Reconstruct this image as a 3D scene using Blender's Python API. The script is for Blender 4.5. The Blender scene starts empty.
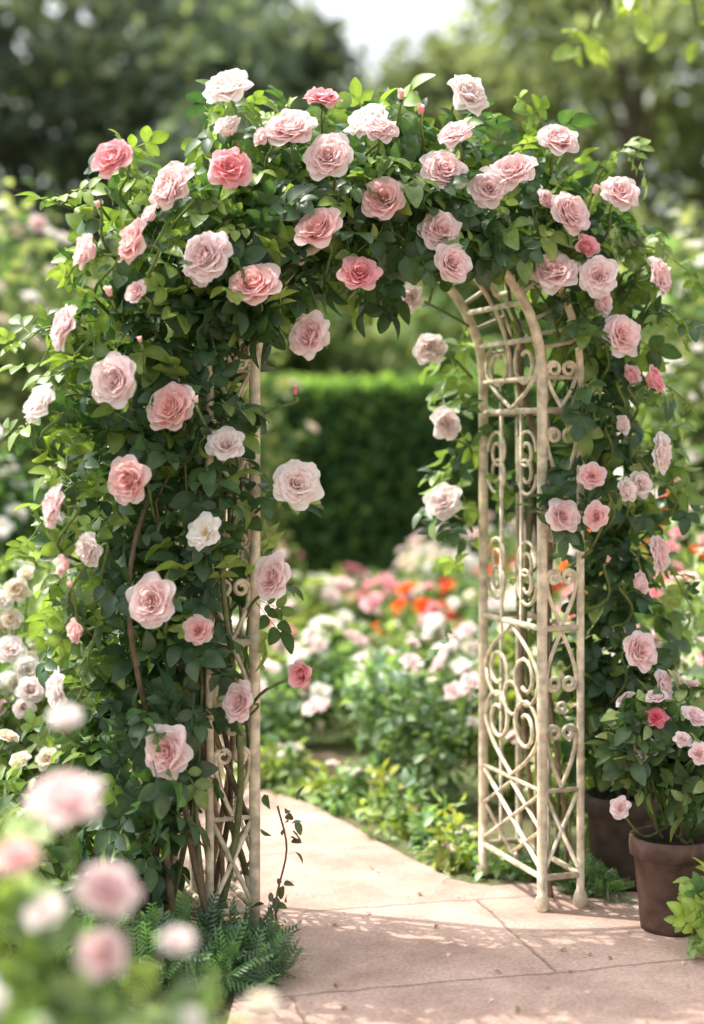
import bpy, math, random
import numpy as np
from mathutils import Vector
rng=np.random.default_rng(7)
R=math.radians
# ---------------------------------------------------------------- helpers
class MB:
    def __init__(s): s.V=[];s.F=[];s.C=[];s.M=[];s.n=0
    def add(s,V,F,C,mi=0):
        V=np.asarray(V,float);F=np.asarray(F,int)
        C=np.asarray(C,float)
        if C.ndim==1: C=np.tile(C,(len(V),1))
        s.V.append(V);s.F.append(F+s.n);s.C.append(C[:,:3]);s.M.append(np.full(len(F),mi));s.n+=len(V)
    def build(s,name,mats,parent=None,smooth=True):
        V=np.concatenate(s.V);F=np.concatenate(s.F);C=np.concatenate(s.C);M=np.concatenate(s.M)
        me=bpy.data.meshes.new(name)
        me.vertices.add(len(V));me.vertices.foreach_set('co',V.ravel())
        me.loops.add(F.size);me.loops.foreach_set('vertex_index',F.ravel().astype(np.int32))
        me.polygons.add(len(F));me.polygons.foreach_set('loop_start',np.arange(0,F.size,4,dtype=np.int32))
        me.polygons.foreach_set('material_index',M.astype(np.int32))
        me.polygons.foreach_set('use_smooth',np.full(len(F),smooth))
        me.update(calc_edges=True)
        at=me.color_attributes.new('Col','FLOAT_COLOR','POINT')
        at.data.foreach_set('color',np.hstack([C,np.ones((len(C),1))]).ravel())
        for m in mats: me.materials.append(m)
        o=bpy.data.objects.new(name,me);bpy.context.collection.objects.link(o)
        if parent: o.parent=parent
        return o
def empty(name):
    o=bpy.data.objects.new(name,None);bpy.context.collection.objects.link(o);return o
def nrm(a): 
    a=np.asarray(a,float);return a/np.maximum(np.linalg.norm(a,axis=-1,keepdims=True),1e-9)
def frames_yz(fwd,nor):
    y=nrm(fwd);z=nor-(nor*y).sum(-1,keepdims=True)*y;z=nrm(z);x=np.cross(y,z)
    return np.stack([x,y,z],axis=-1)
def frames_z(d,spin):
    z=nrm(d);a=np.where(np.abs(z[:,2:3])>.9,np.array([[1.,0,0]]),np.array([[0,0,1.]]))
    x=nrm(np.cross(a,z));y=np.cross(z,x)
    c=np.cos(spin)[:,None];s_=np.sin(spin)[:,None]
    return np.stack([x*c+y*s_,-x*s_+y*c,z],axis=-1)
def scatter(mb,T,pos,Rm,s,cin,cout=None,mi=0):
    Vt,Ft,ft=T;N=len(pos);nv=len(Vt)
    if N==0:return
    s=np.asarray(s)
    V=np.einsum('nij,vj->nvi',Rm,Vt)*s[:,None,None]+pos[:,None,:]
    F=(Ft[None]+ (np.arange(N)*nv)[:,None,None]).reshape(-1,4)
    if cout is None: cout=cin
    f=np.clip(ft,0,1)[None,:,None]
    C=cin[:,None,:]*(1-f)+cout[:,None,:]*f
    st=(ft<-.5)
    if st.any(): C[:,st,:]=np.array([.75,.5,.12])
    sg=(ft>1.5)
    if sg.any(): C[:,sg,:]=np.array([.10,.18,.05])
    mb.add(V.reshape(-1,3),F,C.reshape(-1,3),mi)
def grid_faces(nu,nv):
    F=[]
    for j in range(nv):
        for i in range(nu):
            a=j*(nu+1)+i;F.append([a,a+1,a+nu+2,a+nu+1])
    return np.array(F)
def tube(mb,pts,rad,col,mi=0,n=6,cap=True):
    P=np.asarray(pts,float);m=len(P)
    rad=np.broadcast_to(np.asarray(rad,float),(m,))
    T=np.gradient(P,axis=0);T=nrm(T)
    a=np.array([0,0,1.]) if abs(T[0,2])<.9 else np.array([1.,0,0])
    x=nrm(np.cross(a,T[0]));V=[]
    th=np.linspace(0,2*np.pi,n,endpoint=False)+np.pi/n
    for i in range(m):
        x=nrm(x-np.dot(x,T[i])*T[i]);y=np.cross(T[i],x)
        V.append(P[i]+rad[i]*(np.cos(th)[:,None]*x+np.sin(th)[:,None]*y))
    V=np.concatenate(V);F=[]
    for i in range(m-1):
        for k in range(n):
            k2=(k+1)%n;F.append([i*n+k,i*n+k2,(i+1)*n+k2,(i+1)*n+k])
    if cap and n in(4,6,8):
        for b in(0,(m-1)*n):
            for k in range(1,n-1,2): F.append([b,b+k,b+k+1,b+(k+2)%n] if (k+2)<=n else [b,b+k,b+k+1,b])
    mb.add(V,F,col,mi)
def catmull(P,k=6):
    P=np.asarray(P,float);P=np.vstack([2*P[0]-P[1],P,2*P[-1]-P[-2]]);out=[]
    for i in range(1,len(P)-2):
        for t in np.linspace(0,1,k,endpoint=False):
            a,b,c,d=P[i-1],P[i],P[i+1],P[i+2]
            out.append(.5*((2*b)+(-a+c)*t+(2*a-5*b+4*c-d)*t*t+(-a+3*b-3*c+d)*t**3))
    out.append(P[-2]);return np.array(out)
# ---------------------------------------------------------------- materials
def mat(name):
    m=bpy.data.materials.new(name);m.use_nodes=True;nt=m.node_tree
    for n in list(nt.nodes): nt.nodes.remove(n)
    return m,nt
def attr_mat(name,rough,trans,tint=(1,1,1),spec=.5,nscale=30,namp=.25,bump=0.):
    m,nt=mat(name);N=nt.nodes;L=nt.links
    out=N.new('ShaderNodeOutputMaterial');at=N.new('ShaderNodeAttribute');at.attribute_name='Col'
    src=at.outputs['Color']
    if namp>0:
        tc=N.new('ShaderNodeTexCoord');no=N.new('ShaderNodeTexNoise');no.inputs['Scale'].default_value=nscale;no.inputs['Detail'].default_value=2
        L.new(tc.outputs['Object'],no.inputs['Vector'])
        mr=N.new('ShaderNodeMapRange');mr.inputs['From Min'].default_value=.3;mr.inputs['From Max'].default_value=.7
        mr.inputs['To Min'].default_value=1-namp;mr.inputs['To Max'].default_value=1+namp
        L.new(no.outputs['Fac'],mr.inputs['Value'])
        mu=N.new('ShaderNodeVectorMath');mu.operation='SCALE';L.new(at.outputs['Color'],mu.inputs[0]);L.new(mr.outputs['Result'],mu.inputs['Scale']);src=mu.outputs[0]
    if spec>0:
        p=N.new('ShaderNodeBsdfPrincipled');p.inputs['Roughness'].default_value=rough;p.inputs['Specular IOR Level'].default_value=spec
        L.new(src,p.inputs['Base Color'])
    else:
        p=N.new('ShaderNodeBsdfDiffuse');L.new(src,p.inputs['Color'])
    if bump>0:
        b=N.new('ShaderNodeBump');b.inputs['Strength'].default_value=bump;b.inputs['Distance'].default_value=.01
        L.new(no.outputs['Fac'],b.inputs['Height']);L.new(b.outputs[0],p.inputs['Normal'])
    if trans>0:
        t=N.new('ShaderNodeBsdfTranslucent');tm=N.new('ShaderNodeVectorMath');tm.operation='MULTIPLY';tm.inputs[1].default_value=tint
        L.new(src,tm.inputs[0]);L.new(tm.outputs[0],t.inputs['Color'])
        mx=N.new('ShaderNodeMixShader');mx.inputs[0].default_value=trans
        L.new(p.outputs[0],mx.inputs[1]);L.new(t.outputs[0],mx.inputs[2]);L.new(mx.outputs[0],out.inputs[0])
    else: L.new(p.outputs[0],out.inputs[0])
    return m
M_leaf=attr_mat('leaf',.40,.34,(1.7,1.8,.75),.65,25,.25)
M_far=attr_mat('far_leaf',.6,.4,(1.5,1.6,.9),0,2,0)
M_petal=attr_mat('petal',.6,.5,(1.02,.99,.985),0,60,0)
M_stem=attr_mat('stem',.7,0,(1,1,1),.3,40,.3,.3)
M_bark=attr_mat('bark',.9,0,(1,1,1),.2,8,.4,.6)
M_paint=attr_mat('aged_cream_paint',.55,0,(1,1,1),.35,28,.36,.2)
M_pot=attr_mat('clay_pot',.75,0,(1,1,1),.3,20,.35,.3)
def ground_mat():
    m,nt=mat('garden_soil_and_grass');N=nt.nodes;L=nt.links
    out=N.new('ShaderNodeOutputMaterial');p=N.new('ShaderNodeBsdfPrincipled');p.inputs['Roughness'].default_value=.95
    tc=N.new('ShaderNodeTexCoord');n1=N.new('ShaderNodeTexNoise');n1.inputs['Scale'].default_value=1.3;n1.inputs['Detail'].default_value=8
    n2=N.new('ShaderNodeTexNoise');n2.inputs['Scale'].default_value=45;n2.inputs['Detail'].default_value=6
    L.new(tc.outputs['Object'],n1.inputs['Vector']);L.new(tc.outputs['Object'],n2.inputs['Vector'])
    r=N.new('ShaderNodeValToRGB');e=r.color_ramp.elements;e[0].position=.38;e[0].color=(.16,.12,.08,1);e[1].position=.62;e[1].color=(.11,.16,.05,1)
    r2=N.new('ShaderNodeValToRGB');e=r2.color_ramp.elements;e[0].position=.3;e[0].color=(.45,.45,.45,1);e[1].position=.7;e[1].color=(1.4,1.35,1.2,1)
    L.new(n1.outputs['Fac'],r.inputs[0]);L.new(n2.outputs['Fac'],r2.inputs[0])
    mx=N.new('ShaderNodeMix');mx.data_type='RGBA';mx.blend_type='MULTIPLY';mx.inputs[0].default_value=1
    L.new(r.outputs[0],mx.inputs[6]);L.new(r2.outputs[0],mx.inputs[7]);L.new(mx.outputs[2],p.inputs['Base Color'])
    b=N.new('ShaderNodeBump');b.inputs['Strength'].default_value=.8;b.inputs['Distance'].default_value=.03;L.new(n2.outputs['Fac'],b.inputs['Height']);L.new(b.outputs[0],p.inputs['Normal'])
    L.new(p.outputs[0],out.inputs[0]);return m
def paving_mat():
    m,nt=mat('paving_stone');N=nt.nodes;L=nt.links
    out=N.new('ShaderNodeOutputMaterial');p=N.new('ShaderNodeBsdfPrincipled');p.inputs['Roughness'].default_value=.85
    tc=N.new('ShaderNodeTexCoord');mp=N.new('ShaderNodeMapping');mp.inputs['Rotation'].default_value=(0,0,R(-14));mp.inputs['Location'].default_value=(.35,.19,0)
    L.new(tc.outputs['Object'],mp.inputs['Vector'])
    nd=N.new('ShaderNodeTexNoise');nd.inputs['Scale'].default_value=6;nd.inputs['Detail'].default_value=5;L.new(mp.outputs[0],nd.inputs['Vector'])
    va=N.new('ShaderNodeVectorMath');va.operation='MULTIPLY_ADD';va.inputs[1].default_value=(.06,.06,0);L.new(nd.outputs['Color'],va.inputs[0]);L.new(mp.outputs[0],va.inputs[2])
    br=N.new('ShaderNodeTexBrick');br.inputs['Scale'].default_value=1;br.inputs['Brick Width'].default_value=1.15;br.inputs['Row Height'].default_value=.66
    br.inputs['Mortar Size'].default_value=.008;br.inputs['Mortar Smooth'].default_value=.7;br.offset=.37
    br.inputs['Color1'].default_value=(.57,.405,.34,1);br.inputs['Color2'].default_value=(.49,.345,.29,1);br.inputs['Mortar'].default_value=(.33,.24,.19,1)
    L.new(va.outputs[0],br.inputs['Vector'])
    n1=N.new('ShaderNodeTexNoise');n1.inputs['Scale'].default_value=3.2;n1.inputs['Detail'].default_value=10;n1.inputs['Roughness'].default_value=.7;L.new(mp.outputs[0],n1.inputs['Vector'])
    r=N.new('ShaderNodeValToRGB');e=r.color_ramp.elements;e[0].position=.3;e[0].color=(.6,.54,.51,1);e[1].position=.64;e[1].color=(1.1,1.1,1.1,1);L.new(n1.outputs['Fac'],r.inputs[0])
    n2=N.new('ShaderNodeTexNoise');n2.inputs['Scale'].default_value=90;n2.inputs['Detail'].default_value=5;L.new(mp.outputs[0],n2.inputs['Vector'])
    r2=N.new('ShaderNodeValToRGB');e=r2.color_ramp.elements;e[0].position=.3;e[0].color=(.75,.75,.75,1);e[1].position=.6;e[1].color=(1.05,1.05,1.05,1);L.new(n2.outputs['Fac'],r2.inputs[0])
    a=N.new('ShaderNodeMix');a.data_type='RGBA';a.blend_type='MULTIPLY';a.inputs[0].default_value=1;L.new(br.outputs['Color'],a.inputs[6]);L.new(r.outputs[0],a.inputs[7])
    c=N.new('ShaderNodeMix');c.data_type='RGBA';c.blend_type='MULTIPLY';c.inputs[0].default_value=1;L.new(a.outputs[2],c.inputs[6]);L.new(r2.outputs[0],c.inputs[7])
    L.new(c.outputs[2],p.inputs['Base Color'])
    mt=N.new('ShaderNodeMath');mt.operation='MULTIPLY_ADD';mt.inputs[1].default_value=-.8;L.new(br.outputs['Fac'],mt.inputs[0]);L.new(n1.outputs['Fac'],mt.inputs[2])
    b=N.new('ShaderNodeBump');b.inputs['Strength'].default_value=.6;b.inputs['Distance'].default_value=.01;L.new(mt.outputs[0],b.inputs['Height'])
    b2=N.new('ShaderNodeBump');b2.inputs['Strength'].default_value=.3;b2.inputs['Distance'].default_value=.003;L.new(n2.outputs['Fac'],b2.inputs['Height']);L.new(b.outputs[0],b2.inputs['Normal'])
    L.new(b2.outputs[0],p.inputs['Normal']);L.new(p.outputs[0],out.inputs[0]);return m
# ---------------------------------------------------------------- templates
def make_bloom(seed,rings,nu=5,nv=5,ruf=.05,stamen=False,open_=0.):
    r=np.random.default_rng(seed);V=[];F=[];f=[];n=0;GF=grid_faces(nu,nv)
    for k,(cnt,L,a0,a1,W,Rc,r0,z0,fc) in enumerate(rings):
        off=r.uniform(0,6.28)
        for i in range(cnt):
            az=off+2*np.pi*i/cnt+r.normal(0,.12)
            l=L*r.uniform(.9,1.08);A0=R(a0+r.normal(0,3)+open_*.5);A1=R(a1+r.normal(0,6)+open_);w=W*r.uniform(.9,1.1)
            ph=r.uniform(0,6.28,3);curl=r.uniform(0,.7) if fc>.45 else r.uniform(0,.2);tw=r.normal(0,.08)
            u=np.linspace(-1,1,nu+1);v=np.linspace(0,1,nv+1)**.85
            fine=np.linspace(0,1,41);a=A0+(A1-A0)*fine**1.1+curl*np.maximum(0,fine-.65)**1.3*2.5
            rr=r0+np.concatenate([[0],np.cumsum(np.sin(a[:-1])*l/40)]);zz=z0+np.concatenate([[0],np.cumsum(np.cos(a[:-1])*l/40)])
            uu,vv=np.meshgrid(u,v)
            notch=.05*np.exp(-(uu/.25)**2)*r.uniform(0,1)
            ve=np.clip(vv*(1-.32*np.abs(uu)**2.2*vv-notch*vv),0,1)
            rad=np.interp(ve,fine,rr);z=np.interp(ve,fine,zz);aa=np.interp(ve,fine,a)
            wid=w*np.sin(np.pi*(.1+.74*vv))**.6
            s=uu*wid;x=Rc*np.sin(np.clip(s/Rc,-1.5,1.5));inn=Rc*(1-np.cos(np.clip(s/Rc,-1.5,1.5)))
            rf=ruf*vv**2*(np.sin(uu*3.3+ph[0])+.5*np.sin(uu*6+ph[1]))*min(1,fc+.3)
            d=inn+rf
            rad=rad-np.cos(aa)*d;z=z+np.sin(aa)*d+tw*s
            ca,sa=np.cos(az),np.sin(az)
            P=np.stack([rad*ca-x*sa,rad*sa+x*ca,z],-1).reshape(-1,3)
            V.append(P);F.append(GF+n);n+=len(P)
            f.append((np.clip(fc*.7+.42*vv**2+r.normal(0,.04),0,1)).ravel())
    if stamen:
        for i in range(30):
            a=r.uniform(0,6.28);rd=r.uniform(.02,.2);h=r.uniform(.12,.26)
            c=np.array([rd*np.cos(a),rd*np.sin(a),h]);q=.03
            P=np.array([[-q,-q,0],[q,-q,0],[q,q,.02],[-q,q,.02]])+c
            V.append(P);F.append(np.array([[0,1,2,3]])+n);n+=4;f.append(np.full(4,-1.))
            P2=np.array([c+[-.006,0,0],c+[.006,0,0],[.006+c[0]*.4,c[1]*.4,0],[-.006+c[0]*.4,c[1]*.4,0]])
            V.append(P2);F.append(np.array([[0,1,2,3]])+n);n+=4;f.append(np.full(4,-1.))
    th=np.linspace(0,2*np.pi,8,endpoint=False)
    prof=[(.02,-.32),(.11,-.26),(.13,-.15),(.1,-.02)]
    P=np.array([[q*np.cos(t),q*np.sin(t),z] for q,z in prof for t in th])
    FF=[[j*8+i,j*8+(i+1)%8,(j+1)*8+(i+1)%8,(j+1)*8+i] for j in range(3) for i in range(8)]
    V.append(P);F.append(np.array(FF)+n);n+=len(P);f.append(np.full(len(P),2.))
    for i in range(5):
        a=i*1.257;ca,sa=np.cos(a),np.sin(a);P=[]
        for q,z,w in[(.08,-.06,.06),(.3,-.07,.06),(.5,-.16,.01)]:
            for sgn in(-1,1):P.append([q*ca-sgn*w*sa,q*sa+sgn*w*ca,z])
        V.append(np.array(P));F.append(np.array([[0,1,3,2],[2,3,5,4]])+n);n+=6;f.append(np.full(6,2.))
    return np.concatenate(V),np.concatenate(F),np.concatenate(f)
FULL=[(6,.98,56,86,.64,.85,.06,0,1.),(7,.90,47,76,.60,.65,.06,.02,.9),(7,.82,37,63,.54,.5,.05,.03,.75),(7,.74,28,50,.47,.38,.05,.05,.6),(7,.66,20,38,.39,.29,.06,.06,.45),(7,.59,13,26,.31,.21,.06,.08,.28),(6,.52,7,13,.24,.15,.05,.1,.15),(5,.46,2,0,.17,.11,.03,.11,.06),(3,.40,-2,-14,.12,.07,.02,.13,0)]
SEMI=[(6,1.0,60,88,.66,.9,.06,0,1.),(6,.90,50,76,.6,.65,.06,.02,.9),(6,.76,38,60,.5,.45,.05,.04,.7),(6,.62,26,42,.4,.3,.05,.05,.45),(5,.5,12,20,.28,.18,.04,.07,.2),(4,.42,2,-4,.18,.1,.03,.09,0)]
CUP=[(5,.85,45,66,.58,.55,.06,0,1.),(6,.80,32,50,.54,.45,.06,.02,.8),(6,.74,22,36,.46,.36,.06,.03,.6),(6,.67,14,24,.37,.28,.06,.05,.4),(6,.6,8,12,.29,.2,.05,.06,.2),(5,.52,2,-4,.21,.14,.04,.08,.05),(3,.46,-2,-14,.14,.09,.02,.1,0)]
OPEN=[(6,.98,62,90,.62,.9,.06,0,1.),(6,.85,52,78,.55,.6,.06,.03,.9),(5,.62,40,62,.4,.4,.06,.04,.75)]
BUD=[(4,.85,22,8,.42,.26,.08,0,.8),(4,.82,14,-2,.36,.2,.06,.02,.4),(3,.8,6,-8,.26,.14,.03,.04,.1)]
T_full=[make_bloom(s,FULL,6,6,.045) for s in range(5)]
T_loose=[make_bloom(s+20,FULL if s%2 else SEMI,6,6,.085,open_=10) for s in range(6)]
T_cup=[make_bloom(s+40,CUP,6,6,.045) for s in range(3)]
T_open=[make_bloom(60,OPEN,6,6,.07,True)]
T_bud=[make_bloom(70,BUD,5,5,.03)]
LOW=[(6,.95,60,95,.56,.7,.06,0,1.),(6,.80,42,70,.50,.45,.06,.03,.7),(5,.62,24,40,.38,.3,.05,.05,.4),(4,.5,5,5,.26,.16,.04,.08,.05)]
T_low=[make_bloom(s+80,LOW,3,3,.05) for s in range(3)]
def leaflet(L,W,org,ang,nv=5,fold=.2,droop=.25,cut=0):
    v=np.linspace(0,1,nv+1);u=np.array([-1,0,1.]);uu,vv=np.meshgrid(u,v)
    w=W*np.sin(np.pi*(.04+.93*vv)**.92)**.72;w=np.maximum(w,.01)
    x=uu*w;y=vv*L;z=np.abs(uu)*w*fold*2-droop*L*vv**2
    ca,sa=np.cos(ang),np.sin(ang)
    P=np.stack([x*ca+y*sa,-x*sa+y*ca,z],-1).reshape(-1,3)+np.array(org)
    return P,grid_faces(2,nv),np.where(np.abs(uu.ravel())<.5,.6,0.)
def join(parts):
    V=[];F=[];f=[];n=0
    for a,b,c in parts: V.append(a);F.append(b+n);f.append(c);n+=len(a)
    return np.concatenate(V),np.concatenate(F),np.concatenate(f)
def rach():
    P=np.array([[-.012,-.25,0],[.012,-.25,0],[.008,.6,-.01],[-.008,.6,-.01]]);return P,np.array([[0,1,2,3]]),np.full(4,1.)
T_comp=[join([leaflet(.50,.175,(0,.55,0),0,6,droop=.3),leaflet(.44,.155,(.02,.42,0),1.0,6,droop=.3),leaflet(.42,.15,(-.02,.42,0),-1.1,6,droop=.2),leaflet(.34,.125,(.02,.1,0),1.25,6),leaflet(.34,.125,(-.02,.1,0),-1.2,6),rach()]),
        join([leaflet(.56,.2,(0,.45,0),.1,6,droop=.4),leaflet(.48,.175,(.02,.3,0),1.15,6,droop=.35),leaflet(.48,.175,(-.02,.3,0),-1.0,6,droop=.3),rach()])]
T_leaf=leaflet(1,.3,(0,0,0),0,4)
T_leaf2=leaflet(1,.34,(0,0,0),0,2)
fr=[]
for k in range(7):
    y=.1+.12*k;l=.34*(1-.09*k)
    fr+= [leaflet(l,.035,(0,y,0),.9,2),leaflet(l,.035,(0,y,0),-.9,2)]
fr.append(leaflet(1,.02,(0,0,0),0,3,droop=.2))
T_fern=join(fr)
# ---------------------------------------------------------------- colours
DARK=np.array([.036,.082,.042]);MID=np.array([.078,.148,.058]);LIGHT=np.array([.25,.35,.08]);BLUE=np.array([.07,.12,.075])
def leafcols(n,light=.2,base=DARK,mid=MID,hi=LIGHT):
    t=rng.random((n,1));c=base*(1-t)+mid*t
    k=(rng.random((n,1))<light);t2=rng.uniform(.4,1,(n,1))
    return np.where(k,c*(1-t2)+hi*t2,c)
PAL={'W':((.985,.82,.77),(.985,.95,.94)),'L':((.985,.68,.66),(.985,.875,.88)),'P':((.98,.56,.52),(.985,.79,.785)),'M':((.97,.40,.43),(.98,.64,.68)),
     'D':((.9,.18,.26),(.95,.42,.5)),'C':((.97,.80,.60),(.98,.94,.85)),'O':((.92,.15,.03),(.96,.30,.07)),'R':((.65,.02,.05),(.8,.06,.11)),'V':((.985,.74,.73),(.985,.90,.91)),'H':((.97,.93,.83),(.98,.97,.95))}
def cloud(n,c,r,bias=.45):
    d=nrm(rng.normal(size=(n,3)));q=rng.random((n,1))**bias
    return np.array(c)+d*q*np.array(r),d
def leaves(mb,T,pos,out,size,cols,up=.5,rand=.7,mi=0,droop=.3):
    n=len(pos)
    fwd=nrm(out*.7+rng.normal(size=(n,3))*.7+np.array([0,0,-droop]))
    nor=nrm(out*.5+np.array([0,0,up])+rng.normal(size=(n,3))*rand)
    scatter(mb,T,pos,frames_yz(fwd,nor),size*rng.uniform(.65,1.2,n),cols,np.clip(cols*1.35,0,1),mi)
def blooms(mb,T,pos,dirs,rad,keys,mi=0):
    pos=np.array(pos);n=len(pos)
    cin=np.array([PAL[k][0] for k in keys])*rng.uniform(.97,1.01,(n,1));co=np.array([PAL[k][1] for k in keys])*rng.uniform(.98,1.0,(n,1))
    scatter(mb,T,pos,frames_z(np.array(dirs),rng.uniform(0,6.28,n)),np.array(rad),cin,co,mi)
# ---------------------------------------------------------------- world, sun, camera
S=np.array([-.42,.13,.80]);el=math.atan2(S[2],math.hypot(S[0],S[1]));az=math.atan2(S[0],S[1])
w=bpy.data.worlds.new('World');bpy.context.scene.world=w;w.use_nodes=True
nt=w.node_tree;bg=nt.nodes['Background'];sk=nt.nodes.new('ShaderNodeTexSky');sk.sky_type='NISHITA';sk.sun_disc=False
sk.sun_elevation=el;sk.sun_rotation=az%(2*math.pi);sk.air_density=1.2;sk.dust_density=6;sk.ozone_density=.6
hs=nt.nodes.new('ShaderNodeHueSaturation');hs.inputs['Saturation'].default_value=.22;hs.inputs['Value'].default_value=2.25
nt.links.new(sk.outputs[0],hs.inputs['Color']);nt.links.new(hs.outputs[0],bg.inputs[0]);bg.inputs[1].default_value=.15
ld=bpy.data.lights.new('sun','SUN');ld.energy=5;ld.angle=R(.53);ld.color=(1,.94,.83)
lo=bpy.data.objects.new('sun',ld);bpy.context.collection.objects.link(lo);lo.rotation_euler=Vector(S).to_track_quat('Z','Y').to_euler()
cd=bpy.data.cameras.new('camera');co=bpy.data.objects.new('camera',cd);bpy.context.collection.objects.link(co)
co.location=(0,0,1.4);co.rotation_euler=(R(90),0,0);cd.sensor_fit='VERTICAL';cd.sensor_height=36;cd.lens=36*1500/1024;cd.shift_y=-62/1024
cd.clip_end=400;cd.dof.use_dof=True;cd.dof.focus_distance=4.2;cd.dof.aperture_fstop=1.05
bpy.context.scene.camera=co
vs=bpy.context.scene.view_settings;vs.view_transform='Standard';vs.look='None';vs.exposure=0
# ---------------------------------------------------------------- ground + path
g=MB();k=40;xs=np.linspace(-150,150,k+1);ys=np.linspace(-60,240,k+1);xx,yy=np.meshgrid(xs,ys)
g.add(np.stack([xx.ravel(),yy.ravel(),0*xx.ravel()],-1),grid_faces(k,k),(.1,.1,.1));g.build('ground',[ground_mat()])
left=catmull([(-.5,-3),(-.42,1),(-.36,3),(-.30,3.7),(-.33,4.25),(-.46,4.8),(-.95,5.35),(-2,5.8),(-4,6.1)],6)
right=catmull([(7,-3),(7,3.9),(3,4.3),(1.5,4.5),(.85,4.72),(.55,4.80),(.38,4.80),(.22,5.05),(.02,5.5),(-.28,6.05),(-1.,6.7),(-2,7.05),(-4,7.3)],6)
rj=random.Random(2)
right=np.array([(x+rj.uniform(-.015,.015),y+rj.uniform(-.015,.015)) for x,y in right])
out=np.vstack([left,right[::-1]])
import bmesh
bm=bmesh.new();vt=[bm.verts.new((x,y,.012)) for x,y in out];vb=[bm.verts.new((x,y,-.02)) for x,y in out]
bm.faces.new(vt)
for i in range(len(out)):
    j=(i+1)%len(out);bm.faces.new((vt[i],vb[i],vb[j],vt[j]))
bmesh.ops.triangulate(bm,faces=[f for f in bm.faces if len(f.verts)>4]);bmesh.ops.recalc_face_normals(bm,faces=bm.faces[:])
me=bpy.data.meshes.new('path');bm.to_mesh(me);me.materials.append(paving_mat());po=bpy.data.objects.new('path',me);bpy.context.collection.objects.link(po)
# ---------------------------------------------------------------- garden arch (metal)
U=nrm(np.array([.94,.34,0]));Wd=np.array([-U[1],U[0],0]);NR=np.array([.573,4.52,0.]);SP=.90;NL=NR-U*SP;PW=.13;DP=.42;ZS=1.62
Z=np.array([0,0,1.]);CEN=(NR+NL)/2
PC=np.array([.70,.61,.45])
arch=empty('garden_arch');fr_=MB()
def bar(mb,P,r,n=6): tube(mb,P,r,PC*rng.uniform(.82,1.06),0,n)
def arc(rad,off,depth,n=30):
    t=np.linspace(0,np.pi,n);return [CEN+Wd*depth+U*(math.cos(a)*rad)+Z*(ZS+math.sin(a)*rad) for a in t]
for dep in(0,DP):
    for rad,r in((SP/2,.016),(SP/2+PW,.012)):
        A=arc(rad,0,dep)
        P=[CEN+Wd*dep+U*rad+Z*z for z in np.linspace(.012,ZS,8)[:-1]]+A+[CEN+Wd*dep-U*rad+Z*z for z in np.linspace(ZS,.012,8)[1:]]
        bar(fr_,P,r,8)
        for sg in(1,-1):
            b=CEN+Wd*dep+U*rad*sg
            tube(fr_,[b+Z*z for z in(.012,.02,.03,.045,.055,.06)],[.018,.024,.024,.021,.017,.014],PC*.85,0,8)
    for i,a in enumerate(np.linspace(0,np.pi,17)):
        d=U*math.cos(a)+Z*math.sin(a);b=CEN+Wd*dep+Z*ZS
        bar(fr_,[b+d*SP/2,b+d*(SP/2+PW)],.007)
for a in np.linspace(0,np.pi,13):
    d=U*math.cos(a)+Z*math.sin(a);b=CEN+Z*ZS+d*SP/2
    bar(fr_,[b,b+Wd*DP],.009)
    b=CEN+Z*ZS+d*(SP/2+PW);bar(fr_,[b,b+Wd*DP],.007)
for m_ in(.5,): bar(fr_,arc(SP/2,0,DP*m_),.007)
fr_.build('frame',[M_paint],arch)
def panel(mb,P0,D,wd,plain=False):
    q=lambda s,z:P0+D*s+Z*z
    for z in(.11,.86,1.52): bar(mb,[q(0,z),q(wd,z)],.010)
    m=wd/2;hw=wd/2-.012
    if plain:
        bar(mb,[q(m,.11),q(m,ZS)],.006);return
    def circ(s,z,r,t=18): bar(mb,[q(s+r*math.cos(a),z+r*math.sin(a)) for a in np.linspace(0,2*np.pi,t)],.0065,6)
    def spiral(s,z,r,sx,sz,turn=1.4,rr=.0058): bar(mb,[q(s+sx*r*(1-.72*t)*math.cos(t*turn*2*np.pi),z+sz*r*(1-.72*t)*math.sin(t*turn*2*np.pi)) for t in np.linspace(0,1,26)],rr)
    def heart(z0,z1,sz=1):
        H=z1-z0;zz=(lambda t:z0+t*H) if sz>0 else (lambda t:z1-t*H)
        for sx in(1,-1):
            r_=hw*.46
            P=[q(m+sx*hw*.95*math.sin(np.pi*.5*min(1,t/.62)),zz(t/.62*.68)) for t in np.linspace(0,.62,12)]
            for a in np.linspace(0,1,18):
                rad_=r_*(1-.62*a);ang=a*1.35*2*np.pi
                P.append(q(m+sx*(hw*.95-r_+rad_*math.cos(ang)),(zz(.68)+(1 if sz>0 else -1)*rad_*math.sin(ang))))
            bar(mb,P,.0068)
    bar(mb,[q(.01,.135),q(wd-.01,.36)],.007);bar(mb,[q(wd-.01,.135),q(.01,.36)],.007)
    if wd>.2:
        bar(mb,[q(.01,.25),q(m,.36)],.006);bar(mb,[q(wd-.01,.25),q(m,.36)],.006);bar(mb,[q(.01,.25),q(m,.135)],.006);bar(mb,[q(wd-.01,.25),q(m,.135)],.006)
    bar(mb,[q(0,.37),q(wd,.37)],.007)
    heart(.38,.62,1);heart(.62,.85,-1)
    circ(m,.62,hw*.26)
    if wd>.2:
        for f in (.33,.67): bar(mb,[q(wd*f,.86),q(wd*f,1.52)],.0065)
        for z in (1.02,1.36):
            for sx in(1,-1):
                spiral(m+sx*hw*.52,z+.035,hw*.36,sx,1);spiral(m+sx*hw*.52,z-.035,hw*.36,sx,-1)
    else:
        heart(.87,1.08,1);heart(1.08,1.29,-1);heart(1.30,1.51,1)
    heart(1.53,1.53+min(.2,wd*1.3),1)
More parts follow.
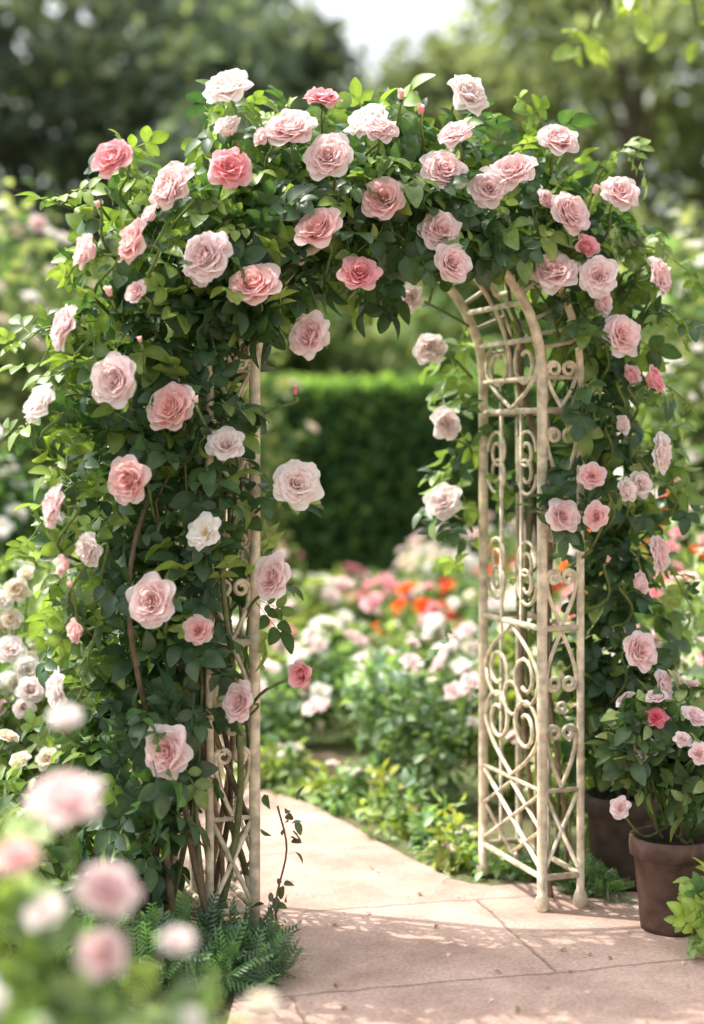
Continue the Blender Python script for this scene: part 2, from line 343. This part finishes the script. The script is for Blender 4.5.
for nm,P0,D,wd,pl in(('side_panel',NR,Wd,DP,0),('front_panel',NR,U,PW,0),('outer_panel',NR+U*PW,Wd,DP,1),('back_panel',NR+Wd*DP,U,PW,1),
    ('side_panel',NL,Wd,DP,0),('front_panel',NL-U*PW,U,PW,0),('outer_panel',NL-U*PW,Wd,DP,1),('back_panel',NL-U*PW+Wd*DP,U,PW,1)):
    mb=MB();panel(mb,P0,D,wd,pl);mb.build(nm,[M_paint],arch)
# elevation of the arch: drawing coordinates -> point on the vertical plane parallel to the arch front, set d metres behind it
def elev(px,py,d=0.):
    k=(px-352)/1500.;P=NR+Wd*d
    t=(k*P[1]-P[0])/(U[0]-k*U[1]);Q=P+U*t;Q=Q.copy();Q[2]=1.4-(py-450)/1500.*Q[1];return Q
# ---------------------------------------------------------------- climbing roses
def blob_leaves(mb,blobs,size):
    for(px,py,rx,ry,d,n,light)in blobs:
        c=elev(px,py,d);k=c[1]/1500
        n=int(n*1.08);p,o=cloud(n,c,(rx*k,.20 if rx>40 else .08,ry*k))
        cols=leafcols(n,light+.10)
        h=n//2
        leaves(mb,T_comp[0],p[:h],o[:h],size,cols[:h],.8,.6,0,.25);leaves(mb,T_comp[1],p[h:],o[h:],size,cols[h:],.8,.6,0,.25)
def shoots(ml,ms,lst):
    for(x0,y0,x1,y1)in lst:
        a=elev(x0,y0,.1);b=elev(x1,y1,rng.uniform(-.12,.12));m=(a+b)/2+Z*.06+np.array([0,-.02,0])
        C=catmull([a,m,b],8);tube(ms,C,np.linspace(.0045,.002,len(C)),(.16,.22,.06),0,5,False)
        idx=np.linspace(4,len(C)-1,7).astype(int);p=C[idx];t=nrm(np.gradient(C,axis=0))[idx]
        sd=np.where(np.arange(7)[:,None]%2==0,1,-1)*np.cross(t,np.array([0,-1.,0]))
        o=nrm(t*.6+sd+rng.normal(0,.2,(7,3)))
        leaves(ml,T_comp[0],p,o,.10,leafcols(7,.85),.8,.4,0,.1)
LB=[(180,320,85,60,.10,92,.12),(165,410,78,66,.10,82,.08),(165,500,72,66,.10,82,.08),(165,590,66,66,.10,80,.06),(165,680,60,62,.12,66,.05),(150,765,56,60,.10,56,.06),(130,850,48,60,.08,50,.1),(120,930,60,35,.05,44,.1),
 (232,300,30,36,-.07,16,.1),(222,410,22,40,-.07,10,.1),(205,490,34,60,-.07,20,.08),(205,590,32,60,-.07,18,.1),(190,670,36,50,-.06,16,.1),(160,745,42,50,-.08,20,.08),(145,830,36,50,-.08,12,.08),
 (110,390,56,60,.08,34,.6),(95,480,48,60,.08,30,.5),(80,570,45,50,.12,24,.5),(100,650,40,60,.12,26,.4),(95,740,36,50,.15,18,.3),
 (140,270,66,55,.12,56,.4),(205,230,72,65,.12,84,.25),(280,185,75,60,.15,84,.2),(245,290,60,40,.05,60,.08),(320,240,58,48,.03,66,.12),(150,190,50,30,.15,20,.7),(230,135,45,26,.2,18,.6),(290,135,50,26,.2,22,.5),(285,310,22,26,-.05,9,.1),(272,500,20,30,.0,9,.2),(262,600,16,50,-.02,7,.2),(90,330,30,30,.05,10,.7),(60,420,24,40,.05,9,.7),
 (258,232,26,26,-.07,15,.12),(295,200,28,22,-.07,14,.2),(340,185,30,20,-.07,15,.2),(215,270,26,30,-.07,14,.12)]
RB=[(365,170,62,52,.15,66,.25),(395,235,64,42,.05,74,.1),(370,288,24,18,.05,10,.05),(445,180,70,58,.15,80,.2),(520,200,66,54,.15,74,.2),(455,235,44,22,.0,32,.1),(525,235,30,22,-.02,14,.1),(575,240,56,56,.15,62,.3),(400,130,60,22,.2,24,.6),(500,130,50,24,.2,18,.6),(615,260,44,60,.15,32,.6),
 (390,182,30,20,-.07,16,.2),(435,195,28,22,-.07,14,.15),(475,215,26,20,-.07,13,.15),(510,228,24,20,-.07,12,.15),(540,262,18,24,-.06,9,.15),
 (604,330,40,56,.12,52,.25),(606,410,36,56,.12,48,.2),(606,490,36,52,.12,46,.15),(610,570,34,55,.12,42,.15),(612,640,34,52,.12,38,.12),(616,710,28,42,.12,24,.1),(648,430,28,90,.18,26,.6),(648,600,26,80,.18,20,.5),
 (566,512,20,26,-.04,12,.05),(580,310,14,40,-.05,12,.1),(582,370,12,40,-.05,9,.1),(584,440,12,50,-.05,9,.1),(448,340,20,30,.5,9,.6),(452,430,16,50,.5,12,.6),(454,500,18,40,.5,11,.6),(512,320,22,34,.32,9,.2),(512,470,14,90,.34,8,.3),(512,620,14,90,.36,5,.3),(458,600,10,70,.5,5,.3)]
LS=[(110,300,40,365),(110,400,14,440),(110,480,30,540),(110,220,60,205),(120,600,48,650),(100,690,40,740),(90,350,14,350),(120,260,62,285),(130,200,130,150)]
RS=[(600,260,690,272),(620,400,692,405),(620,500,690,500),(590,190,640,160),(640,560,692,610),(640,330,684,330)]
LF=[(226,85,52,'W','l'),(113,157,48,'M','f'),(228,127,38,'W','c'),(323,96,38,'M','l'),(289,128,58,'L','f'),(231,167,48,'M','l'),(169,186,54,'L','l'),(328,156,54,'L','f'),(262,137,24,'L','c'),(318,227,54,'P','f'),(130,240,50,'P','l'),(86,251,46,'L','c'),(205,256,64,'V','l'),(254,284,58,'P','f'),(308,334,50,'L','l'),(62,326,48,'L','l'),(109,292,24,'P','b'),(137,292,32,'L','c'),(36,402,46,'W','l'),(115,380,58,'V','f'),(171,407,58,'P','f'),(225,444,42,'W','f'),(128,480,52,'P','f'),(52,506,44,'L','l'),(297,483,52,'W','l'),(203,532,42,'H','o'),(63,565,28,'P','c'),(88,550,38,'W','l'),(272,577,50,'L','f'),(151,602,58,'L','f'),(198,630,34,'P','f'),(76,631,30,'P','c'),(301,674,34,'M','c'),(239,702,44,'L','f'),(165,752,58,'L','l'),(55,690,44,'W','l'),(295,392,15,'D','b'),(150,215,26,'L','c'),(196,400,16,'L','b'),(98,205,16,'P','b'),(70,585,14,'P','b'),(140,340,14,'P','b')]
RF=[(366,118,46,'W','l'),(401,95,22,'P','b'),(421,110,22,'M','b'),(470,93,48,'W','l'),(455,132,38,'L','l'),(380,128,38,'L','l'),(558,139,46,'L','f'),(383,198,50,'P','f'),(444,170,52,'L','f'),(513,168,50,'L','l'),(489,188,44,'V','f'),(441,230,48,'L','l'),(360,273,44,'M','f'),(452,263,44,'L','f'),(570,212,52,'L','f'),(546,200,28,'L','c'),(621,191,42,'L','l'),(555,270,52,'L','l'),(587,247,32,'M','c'),(598,275,42,'V','l'),(602,303,34,'V','c'),(661,275,42,'L','l'),(623,334,46,'L','l'),(595,190,20,'P','b'),(654,380,36,'M','c'),(631,375,28,'P','c'),(622,425,26,'W','c'),(663,452,44,'W','l'),(640,485,34,'W','c'),(592,476,30,'P','f'),(563,516,40,'L','f'),(596,516,30,'P','f'),(661,553,38,'L','l'),(640,583,30,'L','c'),(640,650,44,'L','f'),(665,685,34,'V','l'),(626,490,30,'W','c'),(608,560,14,'P','b'),(676,480,14,'P','b')]
BF=[(410,298,30,'W','l'),(430,348,34,'W','l'),(447,423,36,'W','l'),(443,502,42,'W','f')]
def add_blooms(mbp,mbs,lst,d0,back=False):
    groups={}
    for(px,py,D,k,t)in lst:
        P=elev(px,py,d0+rng.uniform(-.05,.05));r=D/2*P[1]/1500*1.06
        ex=(px-330)/330.;ey=(400-py)/400.
        dr=np.array([ex*.65-.28+rng.normal(0,.3),-1.,max(-.05,ey*.45)+.36+rng.normal(0,.2)])
        if t in'c': dr[0]+=ex*.8;r*=1.15
        if t=='b': dr=np.array([ex*.5,-.25,1.])
        if py<130: dr[2]+=.4
        if px<70 or px>650: dr[0]+=ex*.9
        dr=nrm(dr)
        base=P-dr*r*.35
        groups.setdefault(t,[]).append((base,dr,r*(1.0 if t!='b' else 1.1),k))
        inn=elev(px+(12 if px<200 else(-12 if px>560 else 0))*3,py+60,.15)
        if 270<px<470 and py>250: inn=elev(px-14,230,.15)
        if px>270 and px<330 and py>370: inn=elev(245,py+40,.05)
        if py<260: inn=elev(352+(px-352)*.86,max(py+75,190),.18)
        if back: inn=elev(472,py+30,.43)
        C=catmull([inn,(inn+base)/2+np.array([ex*.03,-.03,.0])+rng.normal(0,.012,3),base-dr*r*.9,base-dr*r*.25],4)
        tube(mbs,C,np.linspace(.005,.0035,len(C)),(.12,.17,.05),0,5,False)
    TT={'f':T_full,'l':T_loose,'c':T_cup,'o':T_open,'b':T_bud}
    for t,L in groups.items():
        V=TT[t]
        for i in range(len(V)):
            s=L[i::len(V)]
            if s: blooms(mbp,V[i],[a[0] for a in s],[a[1] for a in s],[a[2] for a in s],[a[3] for a in s])
def canes(mb,side):
    O=(NL-U*PW*.5) if side<0 else (NR+U*PW*.5)
    rad=SP/2+PW/2
    n=26 if side<0 else 8
    for i in range(n):
        sx=rng.uniform(-.24,.05) if side<0 else rng.uniform(.02,.16)
        b=O+U*sx+Wd*rng.uniform(-.08 if side<0 else .08,DP)
        b[2]=0
        ph=rng.uniform(0,6.28);fq=rng.uniform(3,6);am=rng.uniform(.03,.07) if side<0 else .03;P=[]
        top=rng.uniform(1.3,1.62);ln=rng.uniform(-.12,.10) if side<0 else 0
        for z in np.linspace(0,top,16):
            P.append(b+U*(am*math.sin(fq*z+ph)+ln*math.sin(z*2))+Wd*am*math.cos(fq*.8*z+ph)+Z*z+U*(-sx*.45*z/1.6))
        if i%2==0:
            dp=max(.05,DP*(i/n))
            for a in np.linspace(.15,1.75,10):
                c=CEN+Wd*(rng.uniform(.0,.06)+dp)+U*side*math.cos(a)*(rad+.05*math.sin(3*a+ph))+Z*(max(top,ZS-.05)+math.sin(a)*(rad+.05))
                P.append(c)
        r0=rng.uniform(.005,.012)
        tube(mb,catmull(P,3),np.linspace(r0,r0*.5,(len(P)-1)*3+1),np.array([.28,.20,.13])*rng.uniform(.5,1.25) if i%3 else np.array([.15,.17,.07]),0,6)
for side,B,Fl,Sh in((-1,LB,LF,LS),(1,RB,RF,RS)):
    root=empty('climbing_rose')
    mb=MB();blob_leaves(mb,B,.125);mp=MB();ms=MB();shoots(mb,ms,Sh);mb.build('leaves',[M_leaf],root)
    add_blooms(mp,ms,Fl,-.20 if side<0 else -.17)
    if side>0:add_blooms(mp,ms,BF,.36,True)
    canes(ms,side);mp.build('blooms',[M_petal],root);ms.build('canes',[M_stem],root)
# ---------------------------------------------------------------- bushes
def bush(name,x,y,h,r,n,size,nf=0,fpal='W',fr=.045,light=.4,base=MID,hi=LIGHT,T=None,lm=None,full=False,zlow=0.,extra=None):
    mb=MB();zc=h*.55+zlow
    nl=max(3,n//90)
    ctr=np.stack([x+rng.uniform(-.6,.6,nl)*r,y+rng.uniform(-.6,.6,nl)*r,rng.uniform(.3,.8,nl)*h+zlow],-1)
    for c in ctr:
        p,o=cloud(n//nl,c,(r*.55,r*.55,h*.34),.5);p[:,2]=np.maximum(p[:,2],.02)
        leaves(mb,T or T_leaf2,p,o,size,leafcols(len(p),light,base*.7,base*1.2,hi)*rng.uniform(.75,1.15),.8,.7,0,.1)
    for c in ctr:
        tube(mb,catmull([(x+(c[0]-x)*.3,y+(c[1]-y)*.3,zlow),(x+(c[0]-x)*.6,y+(c[1]-y)*.6,c[2]*.6),c],4),.005,(.12,.14,.05),1,4,False)
    if nf:
        a=rng.uniform(0,6.28,nf);q=rng.random(nf)**.6;th=q*1.35
        d=np.stack([np.sin(th)*np.cos(a),np.sin(th)*np.sin(a),np.cos(th)],-1)
        p=np.array([x,y,h*.45+zlow])+d*np.array([r*1.05,r*1.05,h*.56])*rng.uniform(.9,1.18,(nf,1))
        dr=nrm(d+np.array([0,-.35,.35])+rng.normal(0,.3,(nf,3)))
        ks=[fpal[i] for i in rng.integers(0,len(fpal),nf)]
        TL=T_full[:2] if full else T_low
        ids=rng.integers(0,len(TL),nf)
        for t in range(len(TL)):
            idx=np.where(ids==t)[0]
            if len(idx): blooms(mb,TL[t],p[idx],dr[idx],fr*rng.uniform(.65,1.2,len(idx)),[ks[i] for i in idx],2)
        for i in range(nf): tube(mb,[(x,y,h*.4+zlow),(np.array([x,y,h*.4+zlow])+p[i])/2,p[i]],.003,(.13,.2,.07),1,4,False)
    if extra:
        for i,(ex,ey,ez,er,ek)in enumerate(extra):
            d=nrm(np.array([rng.normal(0,.3),-.8,.6]));blooms(mb,T_full[i%5],[np.array([ex,ey,ez])],[d],[er],[ek],2)
            tube(mb,catmull([(x,y,.2),((x+ex)/2,(y+ey)/2,ez*.7),(ex,ey+.02,ez-.03)],4),.003,(.13,.2,.07),1,4,False)
    return mb.build(name,[lm or M_leaf,M_stem,M_petal])
def onpath(x,y):
    if y<4.9: return x>-.42 and not(x>.85 and y>4.55)
    xr=np.interp(y,[4.9,5.05,5.5,6.05,6.7,7.05,7.3],[.36,.22,.02,-.28,-1.0,-2,-4]);yl=np.interp(x,[-4,-2,-.95,-.46],[6.1,5.8,5.35,4.8])
    return (x<xr and y>yl and y<7.3)
r2=random.Random(5)
SB=np.array([.135,.21,.09]);SH=np.array([.34,.43,.16])
y=5.35
while y<13.6:
    st=.36+.03*(y-5);x=-.27*y
    while x<.29*y:
        X=x+r2.uniform(-.14,.14);Y=y+r2.uniform(-.17,.17);x+=st*1.15
        rr=r2.uniform(.18,.30)*(1+.03*(y-5));h=r2.uniform(.34,.66)+.02*(y-5)
        if onpath(X+rr*.9,Y) or onpath(X-rr*.8,Y) or onpath(X,Y-rr) or onpath(X,Y+rr*.5) or onpath(X-rr*.6,Y-rr*.6): continue
        if Y>11 and -.6<X<.5: h*=.4
        pal=r2.choice(['WH','WL','HC','LW','WWH','HWL','HC','L'])
        if Y>8 and r2.random()<.3: pal=r2.choice(['OM','OR','M','OC'])
        near=Y<7.5
        tint=np.array(r2.choice([(1,1,1),(1.1,1,.8),(.85,.95,1.15),(1.15,1.1,1.1)]))
        bush('rose_bush',X,Y,h,rr,340 if near else 200,r2.uniform(.045,.08) if near else .09,r2.randint(5,13) if near else r2.randint(6,15),pal,.05 if near else .066,.55,SB*tint,SH*tint,lm=M_leaf if near else M_far)
    y+=st*1.1
ed=MB()
for i in range(75):
    t=r2.random();x=np.interp(t,[0,.25,.55,1],[.42,.26,.06,-.5]);y=np.interp(t,[0,.25,.55,1],[4.88,5.1,5.55,6.35])
    x+=r2.uniform(-.04,.18);y+=r2.uniform(0,.18);hh=r2.choice([.02,.03,.05,.12]);s_=r2.uniform(.04,.10);p,o=cloud(36,(x,y,hh*.5),(s_,s_,hh));p[:,2]=np.abs(p[:,2])+.008
    tt=np.array(r2.choice([(1,1,1),(1.25,1.05,.7),(.8,.95,1.1)]))
    leaves(ed,r2.choice([T_leaf2,T_leaf]),p,o+np.array([0,0,.4]),r2.choice([.03,.045,.06]),leafcols(36,.6,SB*.8*tt,SB*1.2*tt,SH*1.1*tt),.9,.6)
    if r2.random()<.3:
        q,_=cloud(4,(x,y,hh+.03),(.05,.05,.02));blooms(ed,T_low[0],q,[(0,-.4,1)]*4,[.016]*4,['H','W','H','L'],1)
ed.build('ground_cover_plants',[M_leaf,M_petal])
EX=[(-1.10,4.9,.936,.05,'C'),(-1.11,4.88,.845,.042,'C'),(-1.10,4.85,.745,.058,'W'),(-1.085,4.85,.629,.07,'H'),(-.98,4.85,.459,.05,'W'),(-1.14,4.9,.90,.045,'H'),(-1.05,4.9,.70,.05,'C'),(-1.0,4.9,.62,.05,'W'),(-1.13,4.85,.56,.05,'L'),(-1.06,4.9,.99,.035,'C'),(-.93,4.95,.52,.04,'W')]
for i,(x,y,h,rr,nf,pal)in enumerate(((-1.12,5.0,.92,.27,12,'CHW'),(-1.4,5.5,.95,.35,14,'CHL'),(-.86,4.75,.55,.24,5,'CW'),(-1.15,4.3,.6,.3,5,'CH'),(-1.5,6.6,1.0,.4,14,'HW'),(-.95,5.9,.7,.3,6,'HL'))):
    bush('rose_bush',x,y,h,rr,700,.07,nf,pal,.055,.6,SB,SH,full=y<5.2,extra=EX if i==0 else None)
for(x,y,h,rr,nf,pal)in((1.35,5.6,.95,.34,22,'LPW'),(1.9,6.2,1.05,.4,24,'HWO'),(1.32,6.8,1.08,.35,22,'OOM'),(1.75,7.8,1.15,.4,24,'OOC'),(2.4,7.4,1.1,.45,20,'PO'),(1.15,5.1,.72,.24,16,'LVP'),(.95,6.0,.7,.3,14,'LP')):
    bush('rose_bush',x,y,h,rr,800,.07,nf,pal,.055,.6,SB,SH)
def shrub(x,y,h,r,n,nf,pal,base,hi,light,size=.12,fr=.07): return bush('flowering_shrub',x,y,h,r,n,size,nf,pal,fr,light,base,hi,lm=M_far)
OL=np.array([.42,.44,.22])
shrub(-2.7,10,2.95,.95,4200,60,'HCL',SB,OL,.5);shrub(-1.3,10.6,2.5,.9,3400,40,'HC',SB*.9,OL,.45);shrub(-3.6,12,3.2,1.2,3400,25,'H',SB,OL,.5)
shrub(2.4,9.4,2.75,.75,4000,60,'HHW',SB*1.1,OL,.55);shrub(3.1,8.6,2.3,.7,3400,70,'HHC',SB*1.1,OL,.55);shrub(1.95,8.8,1.9,.45,2000,50,'HHW',SB*1.1,OL,.5);shrub(4.6,11,3.0,1.2,3400,30,'H',SB,OL,.5)
shrub(-2.1,8.2,1.35,.5,2000,40,'HH',MID,MID*1.8,.3);shrub(-2.9,8.0,1.3,.5,1800,20,'HW',MID,MID*1.8,.3)
# ---------------------------------------------------------------- hedge
hd=MB()
def boxgrid(mb,x0,x1,y0,y1,z1,col):
    V=np.array([[x,y,z] for x in(x0,x1) for y in(y0,y1) for z in(0,z1)]);F=[[0,1,3,2],[4,6,7,5],[0,4,5,1],[2,3,7,6],[1,5,7,3]];mb.add(V,F,col,0)
boxgrid(hd,-14,14,15.08,16.4,2.0,DARK*.8)
n=22000;p=np.stack([rng.uniform(-9,9,n),15.05+rng.normal(0,.05,n),rng.uniform(0,2.08,n)],-1);o=np.tile([0,-1.,.2],(n,1))
leaves(hd,T_leaf2,p,o,.1,leafcols(n,.2,MID*.9,MID*1.3,LIGHT),.3,.8)
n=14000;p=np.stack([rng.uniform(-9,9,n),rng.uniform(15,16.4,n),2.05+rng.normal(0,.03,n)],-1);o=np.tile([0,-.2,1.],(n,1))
leaves(hd,T_leaf2,p,o,.1,leafcols(n,.75,MID*1.2,MID*1.7,LIGHT*1.5),1,.5)  # hedge top sunlight painted in: leaves coloured lighter than on the face
hd.build('hedge',[M_far],smooth=False)
# ---------------------------------------------------------------- trees
def tree(name,x,y,h,cr,n,base,hi,light,low=.12,ls=.34,seed=0,m=None,clr=.16):
    r=np.random.default_rng(seed);mb=MB()
    T=catmull([(x,y,-.1),(x+r.normal(0,.1),y,h*.25),(x+r.normal(0,.3),y+r.normal(0,.3),h*.55),(x+r.normal(0,.4),y,h*.9)],5)
    tube(mb,T,np.linspace(h*.03,h*.006,len(T)),(.14,.11,.085),1,8)
    ncl=max(20,n//150);C=[]
    for i in range(ncl):
        z=low*h+(h*(1-low))*r.random()**.9;t=(z/h-low)/(1-low);R_=cr*(math.sin(np.pi*min(1,.18+.8*t))**.7)
        a=r.uniform(0,6.28);q=r.random()**.45*R_;C.append((x+q*math.cos(a),y+q*math.sin(a),z))
    for i,c in enumerate(C):
        c=np.array(c)
        if i%3==0:
            b=T[min(len(T)-1,int(len(T)*max(.15,(c[2]/h-.15))))];L=catmull([b,(b+c)/2+np.array([0,0,.05*h*r.random()]),c],3);tube(mb,L,np.linspace(h*.009,h*.002,len(L)),(.14,.11,.085),1,5,False)
        k=n//ncl;p,o=cloud(k,c,np.array([1,1,.7])*h*clr*r.uniform(.6,1.2),.6);p[:,2]=np.maximum(p[:,2],.2)
        tone=r.uniform(.6,1.35)
        leaves(mb,T_leaf2,p,o,ls,np.clip(leafcols(k,light,base*.7,base*1.2,hi)*tone,0,.6),.8,.7)
    return mb.build(name,[m or M_far,M_bark])
HZ=np.array([.27,.30,.18]);HD=np.array([.11,.14,.11]);HL=np.array([.36,.40,.22])  # distant tree leaf colours, with atmospheric haze mixed into the colour
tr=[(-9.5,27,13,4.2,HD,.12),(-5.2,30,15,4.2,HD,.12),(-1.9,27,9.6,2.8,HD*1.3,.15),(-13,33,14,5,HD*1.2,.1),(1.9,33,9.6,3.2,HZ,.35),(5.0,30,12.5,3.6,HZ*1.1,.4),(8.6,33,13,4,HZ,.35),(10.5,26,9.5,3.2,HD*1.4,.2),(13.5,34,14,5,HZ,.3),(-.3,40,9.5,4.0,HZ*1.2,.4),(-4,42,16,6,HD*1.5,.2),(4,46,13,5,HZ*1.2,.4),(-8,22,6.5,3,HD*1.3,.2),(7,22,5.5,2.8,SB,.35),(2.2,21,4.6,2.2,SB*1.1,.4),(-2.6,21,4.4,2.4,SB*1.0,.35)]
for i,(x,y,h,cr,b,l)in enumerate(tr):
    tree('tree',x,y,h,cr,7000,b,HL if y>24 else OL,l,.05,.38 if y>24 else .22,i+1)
# near tree on the right whose limb hangs into view
nt_=MB();rr=np.random.default_rng(3)
T=catmull([(3.9,7.4,-.1),(3.85,7.35,1.6),(3.7,7.2,3.2),(3.5,7.1,4.8),(3.4,7.,6.5)],5);tube(nt_,T,np.linspace(.19,.06,len(T)),(.15,.12,.09),1,10)
lim=catmull([(3.7,7.2,3.2),(2.9,6.9,4.0),(2.1,6.4,3.95),(1.6,6.1,3.64),(1.05,5.95,3.36)],6);tube(nt_,lim,np.linspace(.07,.006,len(lim)),(.15,.12,.09),1,8)
for i in range(10,len(lim)):
    for j in range(2):
        e=lim[i]+rr.normal(0,.12,3)+np.array([0,0,-.1]);tube(nt_,[lim[i],(lim[i]+e)/2+[0,0,.02],e],.005,(.15,.16,.06),1,4,False)
        p,o=cloud(9,e,(.14,.14,.08));leaves(nt_,T_leaf,p,o,.11,leafcols(9,.9,MID,MID*1.5,np.array([.36,.44,.10])),.8,.5)
for i in range(50):
    a=rr.uniform(0,6.28);q=rr.random()**.5*2.0;c=np.array([3.7+q*math.cos(a)+.6,7.4+q*math.sin(a),rr.uniform(4.8,7.5)])
    p,o=cloud(100,c,(.6,.6,.4),.6);leaves(nt_,T_leaf2,p,o,.14,leafcols(100,.5,MID,MID*1.5,LIGHT*1.3),.8,.6)
    if i%4==0: L=catmull([T[-8],(T[-8]+c)/2+[0,0,.2],c],3);tube(nt_,L,np.linspace(.04,.01,len(L)),(.15,.12,.09),1,5,False)
nt_.build('tree',[M_leaf,M_bark])
# ---------------------------------------------------------------- pots
def pot(name,x,y,h,rt,rb,col,plant):
    root=empty(name);mb=MB();n=32;th=np.linspace(0,2*np.pi,n,endpoint=False)
    prof=[(rb*.2,.013),(rb,.013),(rb*1.02,.03),(rb+(rt-rb)*.75,h*.78),(rt*.97,h*.80),(rt*1.06,h*.81),(rt*1.08,h*.9),(rt*1.06,h),(rt*.96,h),(rt*.93,h*.85),(rt*.1,h*.84)]
    V=np.array([[x+q*np.cos(t),y+q*np.sin(t),z] for q,z in prof for t in th]);F=[[j*n+i,j*n+(i+1)%n,(j+1)*n+(i+1)%n,(j+1)*n+i] for j in range(len(prof)-1) for i in range(n)]
    C=np.tile(col,(len(V),1));C[-n*2:]=(.04,.028,.02);mb.add(V,F,C);mb.build('pot_body',[M_pot],root)
    b=plant();b.parent=root;b.name='potted_rose'
pot('flower_pot',.93,4.36,.28,.115,.09,(.11,.065,.05),lambda:bush('p',.93,4.38,.42,.17,520,.07,7,'LV',.038,.3,MID*.9,SH,T=T_leaf,zlow=.27,full=True))
pot('flower_pot',.86,4.80,.30,.11,.09,(.06,.045,.035),lambda:bush('p',.88,4.84,.5,.2,520,.07,4,'LV',.038,.25,MID*.9,SH,T=T_leaf,zlow=.28,full=True))
eb=MB();P=[(.87,4.3,.63),(.965,4.25,.635),(.84,4.3,.54),(.77,4.28,.375),(.975,4.2,.55),(.93,4.22,.58)]
blooms(eb,T_full[0],P,[(0,-.8,.6),(.3,-.5,.8),(-.3,-.7,.6),(-.6,-.7,.4),(.3,-.6,.6),(0,-.6,.6)],[.038,.045,.045,.038,.038,.03],['D','V','V','V','L','V'])
for q in P: tube(eb,catmull([(.92,4.38,.3),((q[0]+.92)/2,4.34,q[2]*.75),(q[0],q[1]+.01,q[2]-.01)],4),.0035,(.1,.16,.05),1,5,False)
eb.build('potted_rose_blooms',[M_petal,M_stem],[o for o in bpy.data.objects if o.name=='flower_pot'][0])
def low(name,lst,T,size,cols,nn=60,lm=M_leaf):
    mb=MB()
    for(x,y,z,r)in lst:
        p,o=cloud(nn,(x,y,z),(r,r,max(z,.04)),.6);p[:,2]=np.abs(p[:,2])+.01
        leaves(mb,T,p,o+np.array([0,0,.5]),size,cols(nn),.5,.6,0,-.3)
    return mb.build(name,[lm])
low('fern',[(-.40,4.02,.06,.12),(-.29,4.05,.04,.09),(-.48,3.95,.07,.14),(-.26,3.92,.03,.08),(-.36,3.86,.04,.12),(-.62,3.9,.1,.15)],T_fern,.10,lambda n:leafcols(n,.3,BLUE*.9,BLUE*1.4,MID*2),80)
low('fern',[(.70,4.72,.03,.06),(.78,4.66,.03,.06),(.62,4.9,.03,.08),(1.05,4.7,.05,.1)],T_fern,.08,lambda n:leafcols(n,.4,MID*.8,MID*1.3,MID*2),60)
low('leafy_plant',[(.97,4.1,.09,.07),(1.02,4.12,.12,.09)],T_comp[0],.09,lambda n:leafcols(n,.8,MID,MID*1.5,LIGHT*1.1),35)
sm=MB();C=catmull([(-.20,4.15,.0),(-.21,4.14,.15),(-.18,4.13,.3),(-.205,4.13,.42)],5);tube(sm,C,.003,(.2,.1,.07),1,5,False)
p=C[rng.integers(3,len(C),26)]+rng.normal(0,.03,(26,3));leaves(sm,T_leaf,p,nrm(rng.normal(size=(26,3))),.036,leafcols(26,.1,np.array([.10,.07,.05]),MID,MID*1.5),.6,.6);sm.build('rose_seedling',[M_leaf,M_stem])
lit=MB();n=60;p=np.stack([rng.uniform(-.25,1.0,n),rng.uniform(3.5,5.0,n),np.full(n,.018)],-1)
p[:,0]=np.where(p[:,1]>4.7,np.clip(p[:,0],-.25,.3),p[:,0])
scatter(lit,T_leaf2,p,frames_yz(np.stack([rng.normal(size=n),rng.normal(size=n),np.zeros(n)],-1),np.tile([0,0,1.],(n,1))+rng.normal(0,.12,(n,3))),rng.uniform(.008,.022,n),np.where(rng.random((n,1))<.5,np.array([[.92,.74,.72]]),np.array([[.35,.27,.16]])))
lit.build('fallen_petals',[M_petal])
# ---------------------------------------------------------------- foreground rose bush (out of focus)
fb=MB()
for(c,r,n)in(((-.47,2.0,.60),(.14,.2,.2),60),((-.36,1.95,.54),(.13,.2,.16),60),((-.26,2.0,.52),(.10,.18,.14),44),((-.5,2.1,.75),(.08,.1,.12),24),((-.17,1.95,.52),(.08,.1,.09),16),((-.4,2.0,.25),(.3,.3,.25),120)):
    p,o=cloud(n,c,r,.5);leaves(fb,T_comp[0],p,o,.1,leafcols(n,.55,SB*.7,SB*1.2,SH*1.1),.8,.6)
FG=[(-.383,2.0,.935,.055,'L',(0,-.6,1)),(-.445,1.98,.862,.036,'P',(.1,-.5,1)),(-.325,2.0,.813,.048,'L',(.2,-.5,.8)),(-.33,1.98,.735,.038,'L',(.1,-.8,.5)),(-.232,2.0,.745,.028,'W',(0,-.4,1)),(-.44,2.3,.99,.03,'W',(0,-.5,1)),(-.40,1.95,.80,.03,'W',(-.2,-.5,.8)),(-.12,2.0,.665,.022,'C',(0,-.3,1)),(-.47,1.9,.70,.034,'W',(0,-.8,.6)),(-.40,1.9,.66,.024,'H',(0,-.8,.6)),(-.27,1.9,.64,.024,'H',(0,-.8,.6)),(-.35,1.9,.62,.024,'H',(0,-.8,.6)),(-.21,1.95,.66,.02,'H',(0,-.8,.6))]
for i,(x,y,z,r,k_,d)in enumerate(FG):
    d=nrm(np.array(d));b=np.array([x,y,z])-d*r*.3
    blooms(fb,T_full[i%4],[b],[d],[r],[k_],2)
    tube(fb,catmull([(-.38,2.0,.1),(x*.7-.38*.3,y,z*.55),b-d*r*1.2,b-d*r*.25],5),.003,(.13,.2,.06),1,5,False)
fb.build('rose_bush',[M_leaf,M_stem,M_petal])
